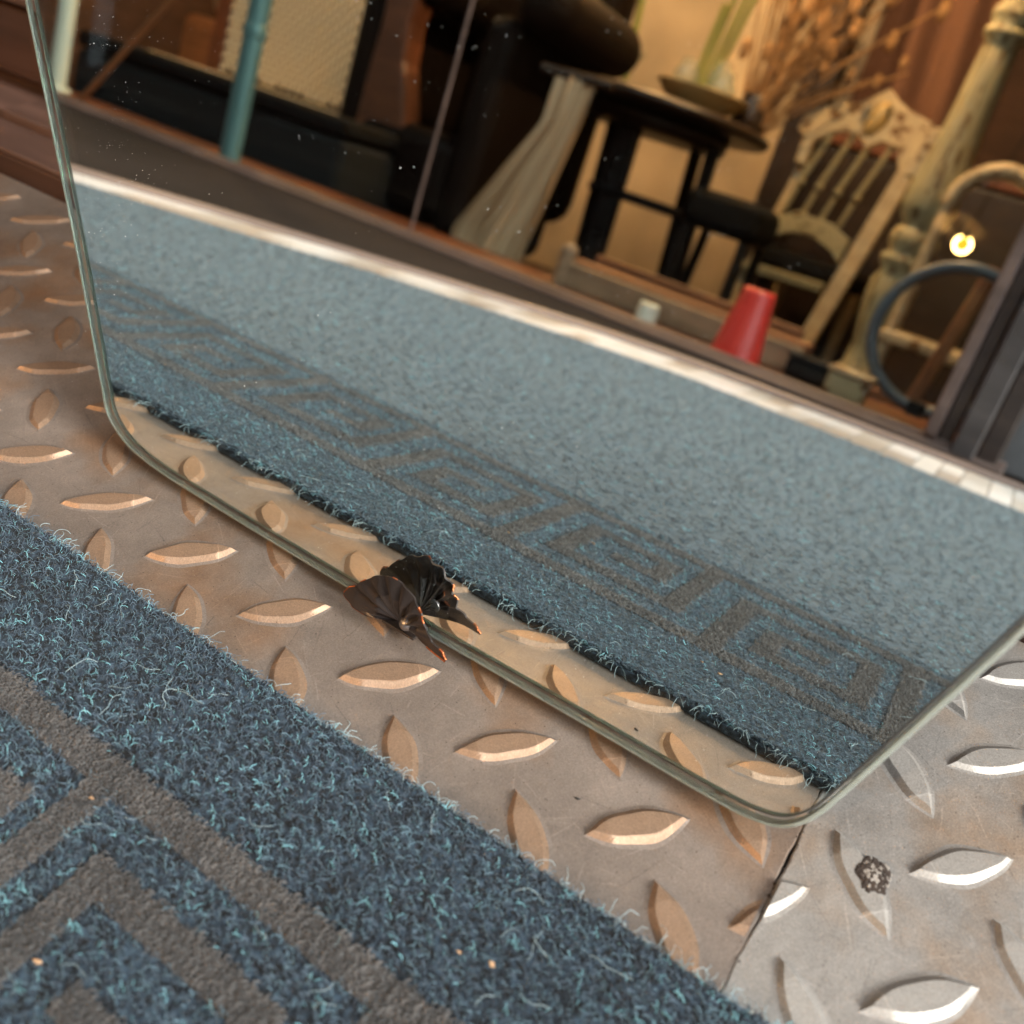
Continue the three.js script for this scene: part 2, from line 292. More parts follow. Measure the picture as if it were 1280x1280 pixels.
const bands = [[-0.9, 0.5, 0.101, 0.111], [-0.9, 0.5, 0.199, 0.2085]];
for (let k = -4; k <= 2; k++) for (const [a, b, c, d] of UNIT) bands.push([X0 + k * PER + a, X0 + k * PER + b, c, d]);
for (const [a, b, c, d] of bands) part('key_band', box(a, b, 0.0040, 0.0059, c, d, 0.0004), M.band, mat);
const inBand = (x, z) => { const q = x + 0.0016 * (fbm((x + 2) * 420, (z + 2) * 420, 4096, 401, 2) - 0.5), w = z + 0.0016 * (fbm((x + 2) * 420, (z + 2) * 420, 4096, 411, 2) - 0.5); return bands.some(([a, b, c, d]) => q > a && q < b && w > c && w < d); };
function tuft(n, spread, len, rad, lean, flat) {      // a few curled strands
  const list = [];
  for (let k = 0; k < n; k++) {
    const a = rr(0, 6.28), r = spread * Math.sqrt(rnd()), az = lean + rr(-1.5, 1.5), L = len * rr(0.6, 1.25), tilt = rr(0.7, 1.5) * (flat ? 1.2 : 1), curl = rr(-2.4, 2.4);
    const pts = [[Math.cos(a) * r, -0.0004, Math.sin(a) * r]]; let dir = az, el = Math.PI / 2 - tilt * 0.4;
    for (let s = 1; s <= 4; s++) { const p = pts[s - 1], st = L / 4; pts.push([p[0] + Math.cos(dir) * Math.cos(el) * st, p[1] + Math.sin(el) * st, p[2] + Math.sin(dir) * Math.cos(el) * st]); el -= tilt * 0.42 + rr(-0.25, 0.25); if (el < -0.5) el = -0.5; dir += curl * 0.4 + rr(-0.7, 0.7); }
    list.push(new THREE.TubeGeometry(new THREE.CatmullRomCurve3(pts.map(p => V(...p))), 5, rad * rr(0.75, 1.2), 3, false));
  }
  return merge(list);
}
const LEAN = -Math.PI / 2;
const pileColors = () => {
  const k = rnd(), j = rr(0.75, 1.25);
  if (k < 0.56) return lin(0.008 * j, 0.012 * j, 0.021 * j);
  if (k < 0.80) return lin(0.020 * j, 0.031 * j, 0.048 * j);
  if (k < 0.86) return lin(0.026 * j, 0.021 * j, 0.027 * j);
  if (k < 0.965) return lin(0.05 * j, 0.088 * j, 0.105 * j);
  return lin(0.10 * j, 0.22 * j, 0.25 * j);
};
const bandColors = () => { const j = rr(0.55, 1.5); return lin(0.086 * j, 0.079 * j, 0.073 * j); };
const patch = (x, z) => 0.62 + 0.76 * fbm((x + 2) * 60, (z + 2) * 60, 4096, 301, 3);
function plant(name, zones, geos, colors, keep, scale, y) {
  const spots = geos.map(() => []);
  for (const [x0, x1, z0, z1, st] of zones)
    for (let x = x0; x < x1; x += st) for (let z = z0; z < z1; z += st) {
      const px = x + rr(0, st), pz = z + rr(0, st);
      if (pz < MATZ + 0.0003 || pz > farZ(px) - 0.001 || !keep(px, pz)) continue;
      spots[Math.floor(rnd() * geos.length)].push([px, pz]);
    }
  const m = new THREE.Matrix4(), q = new THREE.Quaternion(), up = V(0, 1, 0);
  geos.forEach((g, gi) => {
    const I = new THREE.InstancedMesh(g, M.fibre, spots[gi].length); I.name = name; I.userData.kind = 'stuff'; I.castShadow = I.receiveShadow = true;
    spots[gi].forEach(([x, z], k) => {
      const s = scale(x, z) * rr(0.8, 1.2); q.setFromAxisAngle(up, rr(-0.7, 0.7));
      m.compose(V(x, y, z), q, V(s, s, s)); I.setMatrixAt(k, m);
      const c = colors(); c.multiplyScalar(patch(x, z)); I.setColorAt(k, c);
    });
    mat.add(I);
  });
}
const NEAR = [[-0.47, 0.29, MATZ, 0.216, 0.00135]], NEAR2 = [[-0.47, 0.29, MATZ, 0.216, 0.0020]];
seed = 20240;
const pileGeos = [0, 1, 2, 3].map(() => tuft(6, 0.0009, 0.0030, 0.00013, LEAN, false));
const tallGeos = [0, 1, 2, 3].map(() => tuft(4, 0.0012, 0.0040, 0.0001, LEAN, false));
const bandGeos = [0, 1].map(() => tuft(5, 0.0008, 0.0024, 0.00012, LEAN, true));
const farGeos = [0, 1].map(() => tuft(5, 0.0014, 0.0044, 0.0002, LEAN, false));
const paleColors = () => { const k = rnd(), j = rr(0.7, 1.3); return k < 0.55 ? lin(0.065 * j, 0.10 * j, 0.135 * j) : k < 0.93 ? lin(0.10 * j, 0.175 * j, 0.22 * j) : lin(0.20 * j, 0.46 * j, 0.52 * j); };
plant('pile', NEAR, pileGeos, pileColors, (x, z) => !inBand(x, z), () => 1, 0.0043);
plant('pile', NEAR2, tallGeos, paleColors, (x, z) => !inBand(x, z), () => 1, 0.0046);
plant('pressed_pile', NEAR, bandGeos, bandColors, inBand, () => 1, 0.0058);
const restColors = () => (rnd() < 0.6 ? pileColors() : paleColors());
plant('pile', [[-0.78, -0.47, MATZ, 0.216, 0.0018]], farGeos, restColors, (x, z) => !inBand(x, z), () => 0.9, 0.0046);
plant('pile', [[-1.0, 0.31, 0.213, 0.83, 0.0048]], farGeos, restColors, () => true, () => 0.75, 0.0048);
{ // long loose hairs along the edge and over the border
  const l = [];
  for (let k = 0; k < 520; k++) {
    const edge = k < 360, x = rr(-0.34, 0.28), z = edge ? MATZ + rr(-0.0008, 0.002) : rr(MATZ + 0.004, 0.2), pts = [[x, edge ? rr(0.003, 0.006) : 0.0062, z]]; let d = (edge ? -Math.PI / 2 : rr(0, 6.28)) + rr(-1, 1), e = rr(-0.2, 0.7);
    const n = 5, L = edge ? rr(0.003, 0.009) : rr(0.006, 0.014);
    for (let s = 0; s < n; s++) { const p = pts[s]; pts.push([p[0] + Math.cos(d) * Math.cos(e) * L / n, Math.max(0.0009, p[1] + Math.sin(e) * L / n), p[2] + Math.sin(d) * Math.cos(e) * L / n]); d += rr(-0.8, 0.8); e -= rr(0.1, 0.5); if (p[1] < 0.0075 && !edge) e = Math.max(e, -0.1); }
    l.push(new THREE.TubeGeometry(new THREE.CatmullRomCurve3(pts.map(p => V(...p))), 12, rr(0.00006, 0.0001), 4, false));
  }
  part('loose_hair', l, std(lin(0.3, 0.4, 0.42), 0.7), mat, 'stuff');
}
// crumbs and specks
for (const [x, z, r, label, m, y] of [
  [0.1097, 0.0836, 0.0010, 'small orange crumb on the dark mat near the bottom edge of the picture', M.crumb, 0.0072],
  [0.1008, 0.0862, 0.0007, 'tiny tan crumb beside the orange crumb on the dark mat', M.crumb, 0.0070],
  [0.0166, 0.1528, 0.0013, 'pale yellow splinter on the mat at the lower left corner', M.crumb, 0.0074],
  [-0.0129, 0.1147, 0.0008, 'tiny cream crumb on the grey key border of the mat', M.crumb, 0.0066],
  [-0.0302, 0.0163, 0.0011, 'small black tar dot on the brown plate left of the clip', M.pitch, 0.0003],
  [0.1, 0.0217, 0.0009, 'small black grit dot on the plate below the mirror edge', M.pitch, 0.0003],
]) {
  const g = new THREE.IcosahedronGeometry(r * 0.7, 2); const p = g.attributes.position; for (let i = 0; i < p.count; i++) { const X = p.getX(i) / r, Y = p.getY(i) / r, Z = p.getZ(i) / r, k = 0.8 + 0.35 * Math.sin(X * 3 + Z * 5 + x * 900) + 0.2 * Math.sin(Y * 7 - X * 4 + z * 700); p.setXYZ(i, X * r * k * 1.5, Y * r * k * 0.5, Z * r * k * 0.9); }
  g.computeVertexNormals(); const o = part(m === M.pitch ? 'grit' : 'crumb', g, m, scene); o.position.set(x, y, z); o.userData = { label, category: m === M.pitch ? 'grit' : 'crumb' };
}

// ------------------------------------------------------------------ the mirror
const LEANBACK = Math.asin(0.19736);
const mirror = thing('mirror', 'frameless mirror with rounded corners and green glass edges leaning back over the steel floor', 'mirror', [0, 0, 0]);
mirror.rotation.x = -LEANBACK;
function outline(inset) {
  const p = new THREE.Shape(), i = inset;
  const pts = [[0.1570 - i * 0.5, 0.0112 + i * 0.88], [0.1624 - i * 0.8, 0.0170 + i * 0.6], [0.1660 - i * 0.95, 0.0250 + i * 0.25], [0.1684 - i, 0.0335], [0.1769 - i, 0.066], [0.1875 - i, 0.108], [0.203 - i, 0.19], [0.214 - i, 0.3], [0.22 - i, 0.5], [0.222 - i, 0.85], [0.2 - i, 1.06], [0.12, 1.12 - i], [0, 1.13 - i], [-0.12, 1.12 - i], [-0.215 + i, 1.06], [-0.236 + i, 0.85], [-0.232 + i, 0.5], [-0.222 + i, 0.3], [-0.2035 + i, 0.19], [-0.1965 + i, 0.165], [-0.173 + i, 0.087], [-0.158 + i, 0.032], [-0.1545 + i, 0.0205], [-0.149 + i, 0.0145 + i * 0.3], [-0.142 + i * 0.8, 0.0105 + i * 0.6], [-0.133 + i * 0.5, 0.0078 + i * 0.85], [-0.118, 0.0060 + i], [-0.1, 0.0054 + i], [-0.02, 0.0046 + i], [0.04, 0.0056 + i], [0.1, 0.0066 + i], [0.135, 0.0069 + i], [0.1485 - i * 0.2, 0.0081 + i * 0.97]];
  const c = new THREE.CatmullRomCurve3(pts.map(q => V(q[0], q[1], 0)), true, 'centripetal').getPoints(260); c.pop();
  p.setFromPoints(c.map(q => new THREE.Vector2(q.x, q.y))); return p;
}
{
  const g = new THREE.ExtrudeGeometry(outline(0.0018), { depth: 0.0022, bevelEnabled: true, bevelSize: 0.0018, bevelThickness: 0.0014, bevelSegments: 5, curveSegments: 1 });
  g.translate(0, 0, -0.0012 + 0.0002);
  const gg = toCreasedNormals(g, 0.5), lid = g.groups[0], nn = gg.attributes.normal, pp = gg.attributes.position;   // the two faces stay flat, the edge is rounded
  for (let i = lid.start; i < lid.start + lid.count; i++) nn.setXYZ(i, 0, 0, pp.getZ(i) > 0 ? 1 : -1);
  gg.groups = g.groups;
  const glass = new THREE.Mesh(gg, [M.glass, M.glassEdge]); glass.name = 'glass_pane'; glass.castShadow = glass.receiveShadow = true; mirror.add(glass);
  const s = new THREE.ExtrudeGeometry(outline(0.003), { depth: 0.0003, bevelEnabled: false }); s.translate(0, 0, -0.0028 - 0.0002);
  part('silvering', s, M.silver, mirror);
  const b = new THREE.ExtrudeGeometry(outline(0.002), { depth: 0.002, bevelEnabled: true, bevelSize: 0.0004, bevelThickness: 0.0003, bevelSegments: 1 }); b.translate(0, 0, -0.0058);
  part('backing_board', b, M.backing, mirror);
  const l = []; for (let k = 0; k < 460; k++) { const q = new THREE.IcosahedronGeometry(rr(0.00004, 0.00013) * (k % 16 ? 1 : 1.6), 0); const side = k % 3 === 0; q.translate(side ? -0.15 - rnd() * 0.03 + rr(0, 0.03) : rr(-0.17, 0.17), rr(0.015, 0.22), 0.0027); l.push(q); }
  part('dust_speck', l, M.speck, mirror, 'stuff');
}
// ------------------------------------------------------------------ the shell-shaped clip at the mirror's lower edge
{
  const clip = thing('mirror_clip', 'dark bronze shell-shaped clip with copper rim gripping the bottom edge of the mirror', 'clip', [0.0132, 0.0096, 0.0021]); clip.scale.setScalar(0.93);
  clip.rotation.x = -LEANBACK;
  // reach of the fan (mm) by angle round the screw
  const K = [[-5, 25.5], [0, 23.5], [8, 17.5], [20, 14.6], [40, 14.4], [59, 15.8], [83, 18], [105, 19.8], [130, 20], [150, 20.5], [163, 22], [172, 24.5], [180, 25.5], [188, 21.5], [194, 14]];
  const reach = d => { for (let i = 1; i < K.length; i++) if (d <= K[i][0]) { const t = (d - K[i - 1][0]) / (K[i][0] - K[i - 1][0]), e = t * t * (3 - 2 * t); return (K[i - 1][1] + (K[i][1] - K[i - 1][1]) * e) / 1000; } return K[K.length - 1][1] / 1000; };
  const NT = 200, NR = 18, A0 = -5, A1 = 194, W = NR + 1;
  const P = (d, r, off) => {
    const th = d * Math.PI / 180, tail = Math.max(0, 1 - (d + 5) / 24) + Math.max(0, 1 - (194 - d) / 26), fan = 1 - Math.min(1, tail), rb = Math.cos((d - 33) * Math.PI / 180 * 15);
    const L = reach(d) * r * (1 + 0.016 * fan * rb * r);
    const sharp = Math.pow(0.5 + 0.5 * rb, 0.7) - 0.5;
    let w = 0.0012 + 0.0046 * Math.sin(Math.min(1, r) * Math.PI * 0.78) + 0.0021 * r * r + 0.0022 * sharp * fan * Math.sin(Math.min(1, r * 1.1) * Math.PI * 0.8) + 0.0012 * tail * r * r;
    w -= 0.0016 * Math.min(1, tail) * (1 - r);
    return [L * Math.cos(th), L * Math.sin(th) - 0.0022 * (1 - Math.min(1, r * 1.5)), w + off];
  };
  const pos = [], idx = [];
  for (const off of [0.0, -0.0009]) for (let i = 0; i <= NT; i++) for (let j = 0; j <= NR; j++) pos.push(...P(A0 + (A1 - A0) * i / NT, 0.05 + 0.95 * j / NR, off));
  const H = (NT + 1) * W;
  for (let i = 0; i < NT; i++) for (let j = 0; j < NR; j++) { const a = i * W + j, b = a + 1, c = a + W, d = c + 1; idx.push(a, b, d, a, d, c, H + a, H + d, H + b, H + a, H + c, H + d); }
  for (let i = 0; i < NT; i++) for (const j of [0, NR]) { const a = i * W + j, c = a + W; idx.push(a, c, H + a, c, H + c, H + a); }
  for (const i of [0, NT]) for (let j = 0; j < NR; j++) { const a = i * W + j, b = a + 1; idx.push(a, H + a, b, b, H + a, H + b); }
  const g = new THREE.BufferGeometry(); g.setAttribute('position', new THREE.Float32BufferAttribute(pos, 3)); g.setIndex(idx); g.computeVertexNormals();
  part('shell', boxUV(toCreasedNormals(g, 0.9)), M.bronze, clip);
  const rim = (a, b, r) => tube(Array.from({ length: 11 }, (_, k) => P(a + (b - a) * k / 10, 1, -0.0004)), r, 50, 6);
  part('copper_rim', [rim(-4, 3, 0.0006), rim(32, 42, 0.0005), rim(48, 56, 0.00065), rim(98, 103, 0.00035), rim(146, 153, 0.0004), rim(166, 178, 0.0005)], M.copper, clip);
  part('copper_rim', [rim(180, 193, 0.00045), tube([P(-5, 1, 0), P(-5, 0.8, -0.0002), P(-5, 0.62, 0)], 0.0004, 20, 6)], M.copper, clip);
  const k = lathe([[0, 0.0024], [0.0012, 0.0022], [0.0024, 0.0013], [0.003, 0.0001], [0.003, -0.0008], [0, -0.0008]], 22); k.rotateX(Math.PI / 2); k.translate(0.0035, 0.001, 0.0042); part('screw_head', k, M.screw, clip);
  // the hook that passes under the glass to the back
  part('hook', [box(-0.009, 0.007, -0.0062, -0.005, -0.0118, 0.0026, 0.0004), box(-0.009, 0.007, -0.0062, 0.008, -0.0128, -0.0116, 0.0004)], M.bronze, clip);
}

// ------------------------------------------------------------------ across the passage: tile strip, trim, sill, window frame, facade
const tileFar = [[-1.2, 0.30], [-0.95, 0.42], [-0.848, 0.494], [-0.715, 0.612], [-0.558, 0.735], [-0.429, 0.823], [-0.325, 0.885], [-0.19, 0.935], [0, 0.965], [0.22, 0.985], [0.62, 0.99]];
const tz = x => { for (let i = 1; i < tileFar.length; i++) if (x <= tileFar[i][0]) { const [a, b] = [tileFar[i - 1], tileFar[i]]; return a[1] + (b[1] - a[1]) * (x - a[0]) / (b[0] - a[0]); } return 0.99; };
{
  const t = thing('tile_strip', 'strip of white and beige stone tiles behind the mat, seen in mirror', 'tiles', [0, 0, 0]);
  for (let x = -1.14, k = 0; x < 0.56; k++) {
    const w = rr(0.022, 0.04), x1 = x + w, g0 = 0.0012;
    for (let r = 0; r < 2; r++) {
      const a = [0, 0.5][r], b = [0.5, 1][r], z = (q, s) => farZ(q) + 0.003 + (tz(q) - farZ(q) - 0.003) * s;
      const sh = [[x + g0, -z(x, a) - g0], [x1 - g0, -z(x1, a) - g0], [x1 - g0, -z(x1, b) + g0], [x + g0, -z(x, b) + g0]];
      const g = extrude(sh, 0.0035, 0.0006); g.rotateX(-Math.PI / 2); part('tile', boxUV(g), M.tiles[Math.floor(rnd() * 4)], t);
    }
    x = x1;
  }
}
{
  const pts = tileFar.map(([x, z]) => [x, 0.004, z + 0.012]);
  const t = thing('floor_trim', 'pale brown floor trim running along the tile strip, seen in the mirror', 'trim', [0, 0, 0]);
  part('strip', [tube(pts, 0.007, 80, 8), tube(pts.map(p => [p[0], 0.002, p[2] + 0.014]), 0.0055, 80, 8)], M.trim, t);
}
const frame = thing('shop_window', 'brown-framed shop window across the passage, seen in the mirror', 'window', [0, 0, 1.12]);
part('sill', [box(-3.2, 0.19, -0.01, 0.006, -0.02, 0.03, 0.004), box(-3.2, 0.19, 0.0045, 0.012, -0.004, 0.026, 0.003)], M.sill, frame);
part('post', box(0.079, 0.096, 0.012, 1.448, -0.012, 0.02, 0.003), M.framePink, frame);
part('post', box(0.0965, 0.116, 0.0, 1.448, 0.0, 0.03, 0.003), M.frameDark, frame);
part('post', box(0.1185, 0.15, 0.0, 1.448, -0.02, 0.02, 0.004), M.framePink, frame).material = std(lin(0.13, 0.115, 0.115), 0.45, { map: woodTone });
part('post', box(0.1505, 0.179, 0.0, 1.448, -0.005, 0.03, 0.004), M.frameDark, frame);
part('glass', box(-3.2, -0.822, 0.0125, 1.448, 0.003, 0.0034), M.pane, frame);
part('glass', box(-0.81, 0.0785, 0.0125, 1.448, 0.008, 0.0084), M.pane, frame);
part('glass_joint', box(-0.822, -0.818, 0.0125, 1.448, 0.0, 0.005, 0.001), M.framePink, frame);
part('lintel', box(-3.4, 0.9, 1.45, 3.6, -0.01, 0.1), M.brownWall, frame);
{ const t = thing('grey_wall', 'grey rendered wall right of the window post, seen at the right edge of the mirror', 'wall', [0.55, 0, 1.17]); part('render', box(-0.37, 0.35, 0, 2.2, -0.03, 0.06), M.greyWall, t); }
{ const t = thing('pale_pole', 'pale green upright pole in the window at the left end of the mirror', 'pole', [-1.838, 0.012, 1.16]); part('pole', lathe([[0, 0], [0.02, 0], [0.018, 0.01], [0.017, 2.15], [0, 2.15]], 16), M.palePaint, t); part('foot', lathe([[0, 0], [0.03, 0], [0.03, 0.006], [0.02, 0.012]], 16), M.palePaint, t); }
{ const t = thing('teal_pipe', 'teal metal pipe standing upright inside the shop window', 'pipe', [-1.344, -0.004, 1.2]); part('pipe', lathe([[0, 0], [0.021, 0], [0.021, 2.1], [0, 2.1]], 20), M.teal, t); part('collar', lathe([[0.021, 0.24], [0.0235, 0.243], [0.0235, 0.262], [0.021, 0.265]], 20), M.teal, t); }

// ------------------------------------------------------------------ the shop room
const FL = -0.15;
structure('floor', box(-3.2, 0.9, -0.25, FL, 1.47, 3.4), M.darkWood);
{
  const t = thing('shop_room', 'warm lit shop interior with cream back wall behind the window, seen in the mirror', 'room', [0, 0, 1.15]);
  part('window_ledge', box(-3.2, 0.9, -0.2, -0.006, 0.0, 0.32, 0.003), M.redWood, t);
  part('back_wall', box(-1.72, -0.62, FL, 1.02, 2.05, 2.2), M.creamWall, t);
  part('upper_panel', box(-1.72, -0.62, 1.0205, 2.5, 2.03, 2.2), M.brownRoom, t);
  part('back_wall', box(-0.619, 0.9, FL, 2.5, 2.05, 2.2), M.brownRoom, t);
  part('back_wall', box(-3.35, -1.721, FL, 2.5, 2.05, 2.2), M.brownRoom, t);
  part('side_wall', box(-3.35, -3.2, FL, 2.5, 0.0, 2.05), M.brownRoom, t);
  part('side_wall', box(0.9, 1.02, FL, 2.5, 0.02, 2.2), M.brownRoom, t);
  part('ceiling', box(-3.35, 1.02, 2.5, 2.6, 0.0, 2.2), M.brownRoom, t);
}
// cream chair
{
  const t = thing('cream_chair', 'cream painted chair with spindle back and carved crest, seen in the mirror', 'chair', [-0.46, FL, 2.4]), y = v => v - FL;
  const B = [-0.165, 0.0, 0.0], Tl = [-0.105, y(0.42), 0.03], Br = [0.08, 0.0, -0.06], Tr = [0.163, y(0.45), -0.03];
  part('post', bar(B, Tl, 0.024, 0.024), M.cream, t); part('post', bar(Br, Tr, 0.044, 0.026), M.cream, t);
  const top = extrude([[-0.142, y(0.485)], [-0.14, y(0.515)], [-0.11, y(0.545)], [-0.02, y(0.578)], [0.01, y(0.60)], [0.04, y(0.625)], [0.07, y(0.605)], [0.1, y(0.592)], [0.165, y(0.575)], [0.178, y(0.55)], [0.172, y(0.47)], [0.15, y(0.44)], [0.13, y(0.47)], [0.12, y(0.505)], [0.07, y(0.512)], [0.04, y(0.488)], [0.01, y(0.515)], [-0.06, y(0.505)], [-0.095, y(0.47)], [-0.1, y(0.41)], [-0.118, y(0.41)], [-0.122, y(0.475)]], 0.022, 0.004); top.translate(0, 0, -0.01);
  part('top_rail', top, M.cream, t);
  const cr = lathe([[0, -0.05], [0.018, -0.035], [0.028, 0], [0.022, 0.03], [0, 0.046]], 14); cr.scale(1, 1, 0.6); cr.rotateZ(-0.35); cr.translate(0.04, y(0.558), -0.016); part('carved_crest', cr, M.gilt, t);
  for (let k = 0; k < 4; k++) { const u = k / 3; const xb = -0.1 + u * 0.155, xt = -0.055 + u * 0.155; part('spindle', [rod([xt, y(0.51), 0], [xb + 0.012, y(0.375), 0], 0.008), rod([xb + 0.008, y(0.35), 0], [xb - 0.004, y(0.285), 0], 0.007), new THREE.SphereGeometry(0.012, 10, 8).translate(xb + 0.011, y(0.365), 0)], M.greenCream, t); }
  const low = extrude([[-0.125, y(0.255)], [-0.06, y(0.29)], [0.03, y(0.285)], [0.09, y(0.26)], [0.09, y(0.20)], [0.06, y(0.225)], [0.0, y(0.245)], [-0.06, y(0.24)], [-0.1, y(0.22)], [-0.13, y(0.2)]], 0.02, 0.003); low.translate(0, 0, -0.01); part('lower_rail', low, M.greenCream, t);
  part('seat', box(-0.135, 0.13, y(0.135), y(0.19), -0.02, 0.30, 0.02), M.blackCloth, t);
  part('stretcher', bar([-0.15, y(0.118), -0.01], [0.085, y(0.128), -0.05], 0.024, 0.018), M.greenCream, t);
  part('front_leg', rod([-0.1, 0, 0.28], [-0.1, y(0.135), 0.28], 0.014, 0.018), M.cream, t); part('front_leg', rod([0.11, 0, 0.28], [0.11, y(0.135), 0.28], 0.014, 0.018), M.cream, t);
}
// turned column
{
  const t = thing('turned_column', 'pale green turned wooden column right of the cream chair, seen in the mirror', 'column', [-0.16, FL, 2.0]), p = [];
  for (const [r, h] of [[0, 0], [0.06, 0], [0.06, 0.09], [0.05, 0.1], [0.055, 0.13], [0.036, 0.15], [0.034, 0.2], [0.05, 0.29], [0.052, 0.34], [0.04, 0.365], [0.052, 0.38], [0.054, 0.395], [0.042, 0.405], [0.05, 0.42], [0.053, 0.44], [0.046, 0.455], [0.036, 0.465], [0.05, 0.48], [0.057, 0.51], [0.055, 0.55], [0.046, 0.62], [0.039, 0.72], [0.036, 0.82], [0.034, 0.84], [0.044, 0.85], [0.044, 0.862], [0.035, 0.872], [0.043, 0.885], [0.043, 0.9], [0.034, 0.91], [0.036, 1.2], [0.045, 1.3], [0, 1.3]]) p.push([r, h]);
  part('shaft', lathe(p, 36), M.greenCream, t);
  part('bracket', extrude([[-0.075, 0.56], [-0.03, 0.56], [-0.03, 0.66], [-0.055, 0.66]], 0.02, 0.003), M.cream, t);
}
{ const t = thing('hoop', 'blue grey hoop leaning by the window post, seen in the mirror', 'hoop', [0.04, 0.128, 1.35]); part('ring', new THREE.TorusGeometry(0.112, 0.0095, 12, 64), M.ring, t); part('joint', box(-0.014, 0.014, -0.124, -0.1, -0.012, 0.012, 0.004), M.charcoal, t); }
{ const t = thing('glowing_bulb', 'small glowing amber bulb low behind the turned column, seen in the mirror', 'lamp', [-0.086, 0.321, 2.2]);
  part('bulb', new THREE.SphereGeometry(0.016, 20, 14), M.bulb, t); part('socket', lathe([[0, 0.015], [0.009, 0.015], [0.009, 0.04], [0.002, 0.042]], 12), M.iron, t); part('cord', rod([0, 0.04, 0], [0.05, 0.6, 0.1], 0.002), M.iron, t);
  const l = new THREE.PointLight(lin(1, 0.55, 0.16), 0.012, 0, 2); l.castShadow = true; l.shadow.radius = 1; t.add(l); }
{ const t = thing('red_cup', 'red plastic cup upside down on the window ledge, seen in the mirror', 'cup', [-0.2255, -0.006, 1.2]); part('body', lathe([[0.042, 0], [0.0255, 0.112], [0.024, 0.118], [0, 0.118]], 32), M.red, t); part('rim', new THREE.TorusGeometry(0.0425, 0.0022, 8, 36).rotateX(Math.PI / 2).translate(0, 0.003, 0), M.red, t); part('band', [new THREE.TorusGeometry(0.0375, 0.0009, 6, 40).rotateX(Math.PI / 2).translate(0, 0.032, 0), new THREE.TorusGeometry(0.0272, 0.0009, 6, 40).rotateX(Math.PI / 2).translate(0, 0.101, 0)], M.red, t); }
{ const t = thing('candle', 'short pale candle stub beside the wooden crate, seen in the mirror', 'candle', [-0.405, -0.006, 1.25]); part('wax', lathe([[0.019, 0], [0.018, 0.034], [0.015, 0.037], [0, 0.035]], 20), M.candle, t); part('wick', rod([0, 0.034, 0], [0.001, 0.041, 0], 0.0008), M.iron, t); }
{ const t = thing('wooden_crate', 'low orange and pale wooden crate below the round table, seen in mirror', 'crate', [-0.4, -0.006, 1.4]);
  part('front_board', box(-0.235, 0.24, 0, 0.046, -0.05, -0.034, 0.004), M.paleWood, t); part('top_board', box(-0.235, 0.24, 0.036, 0.054, -0.0335, 0.03, 0.003), M.orangeWood, t); part('corner_post', [rod([-0.232, 0, -0.04], [-0.232, 0.062, -0.04], 0.016), new THREE.SphereGeometry(0.017, 12, 10).translate(-0.232, 0.062, -0.04)], M.paleWood, t); part('back_board', box(-0.235, 0.2, 0.05, 0.068, 0.09, 0.105, 0.003), M.orangeWood, t); }
{ const t = thing('black_tray', 'flat black box on the ledge right of the cream chair leg, seen in the mirror', 'box', [-0.13, -0.006, 1.36]); part('body', box(-0.042, 0.035, 0, 0.032, -0.04, 0.04, 0.004), M.blackCloth, t); part('lid', box(-0.044, 0.037, 0.0325, 0.038, -0.042, 0.042, 0.002), M.charcoal, t); }
{ const t = thing('pale_plinth', 'pale cream block at the foot of the hoop, seen in the mirror', 'block', [-0.065, -0.006, 1.31]); part('block', box(-0.032, 0.032, 0, 0.038, -0.03, 0.03, 0.006), M.greenCream, t); part('cap', box(-0.036, 0.036, 0.0385, 0.046, -0.034, 0.034, 0.003), M.cream, t); }
{ const t = thing('plain_stool', 'slim brown wooden stool behind the hoop, seen in the mirror', 'stool', [-0.02, -0.15, 1.75]); part('leg', bar([0, 0, 0], [0.05, 0.42, 0], 0.026, 0.026), M.orangeWood, t); part('rail', bar([-0.1, 0.12, 0.02], [0.2, 0.14, 0.02], 0.03, 0.02), M.orangeWood, t); }
// round table
{
  const t = thing('round_table', 'dark round table with iron legs holding dried flowers, seen in the mirror', 'table', [-0.92, FL, 2.2]), y = v => v - FL;
  part('tabletop', lathe([[0, y(0.398)], [0.29, y(0.396)], [0.302, y(0.405)], [0.302, y(0.417)], [0.29, y(0.424)], [0, y(0.424)]], 48), M.darkWood, t);
  part('apron', lathe([[0, y(0.352)], [0.2, y(0.352)], [0.205, y(0.396)], [0, y(0.396)]], 40), M.darkWood, t);
  for (const [x, z, w] of [[-0.1, -0.02, 0.032], [-0.005, -0.12, 0.058], [0.1, 0.1, 0.03], [0.2, -0.05, 0.03]]) part('leg', bar([x * 1.0 + 0.035, 0, z * 1.3], [x, y(0.36), z], w, 0.03), M.iron, t);
  part('ring_shelf', new THREE.TorusGeometry(0.15, 0.012, 8, 40).rotateX(Math.PI / 2).translate(0.05, y(0.187), 0), M.iron, t);
}
{ const t = thing('brass_bowl', 'brown gilt bowl on the dark round table, seen in the mirror', 'bowl', [-0.82, 0.274 - FL - 0.0 + FL, 2.2]); t.position.y = 0.4245; part('bowl', lathe([[0, 0], [0.05, 0.0], [0.055, 0.008], [0.1, 0.035], [0.12, 0.056], [0.124, 0.06], [0.117, 0.06], [0.095, 0.042], [0, 0.014]], 36), M.gilt, t);
  for (const [x, z, h] of [[-0.05, -0.02, 0.11], [0.02, 0.03, 0.13], [0.06, -0.03, 0.1]]) { const j = part('jar', lathe([[0, 0.03], [0.03, 0.03], [0.032, h - 0.02], [0.02, h], [0.02, h + 0.012], [0, h + 0.012]], 18), M.vase, t); j.position.set(x, 0, z); } }
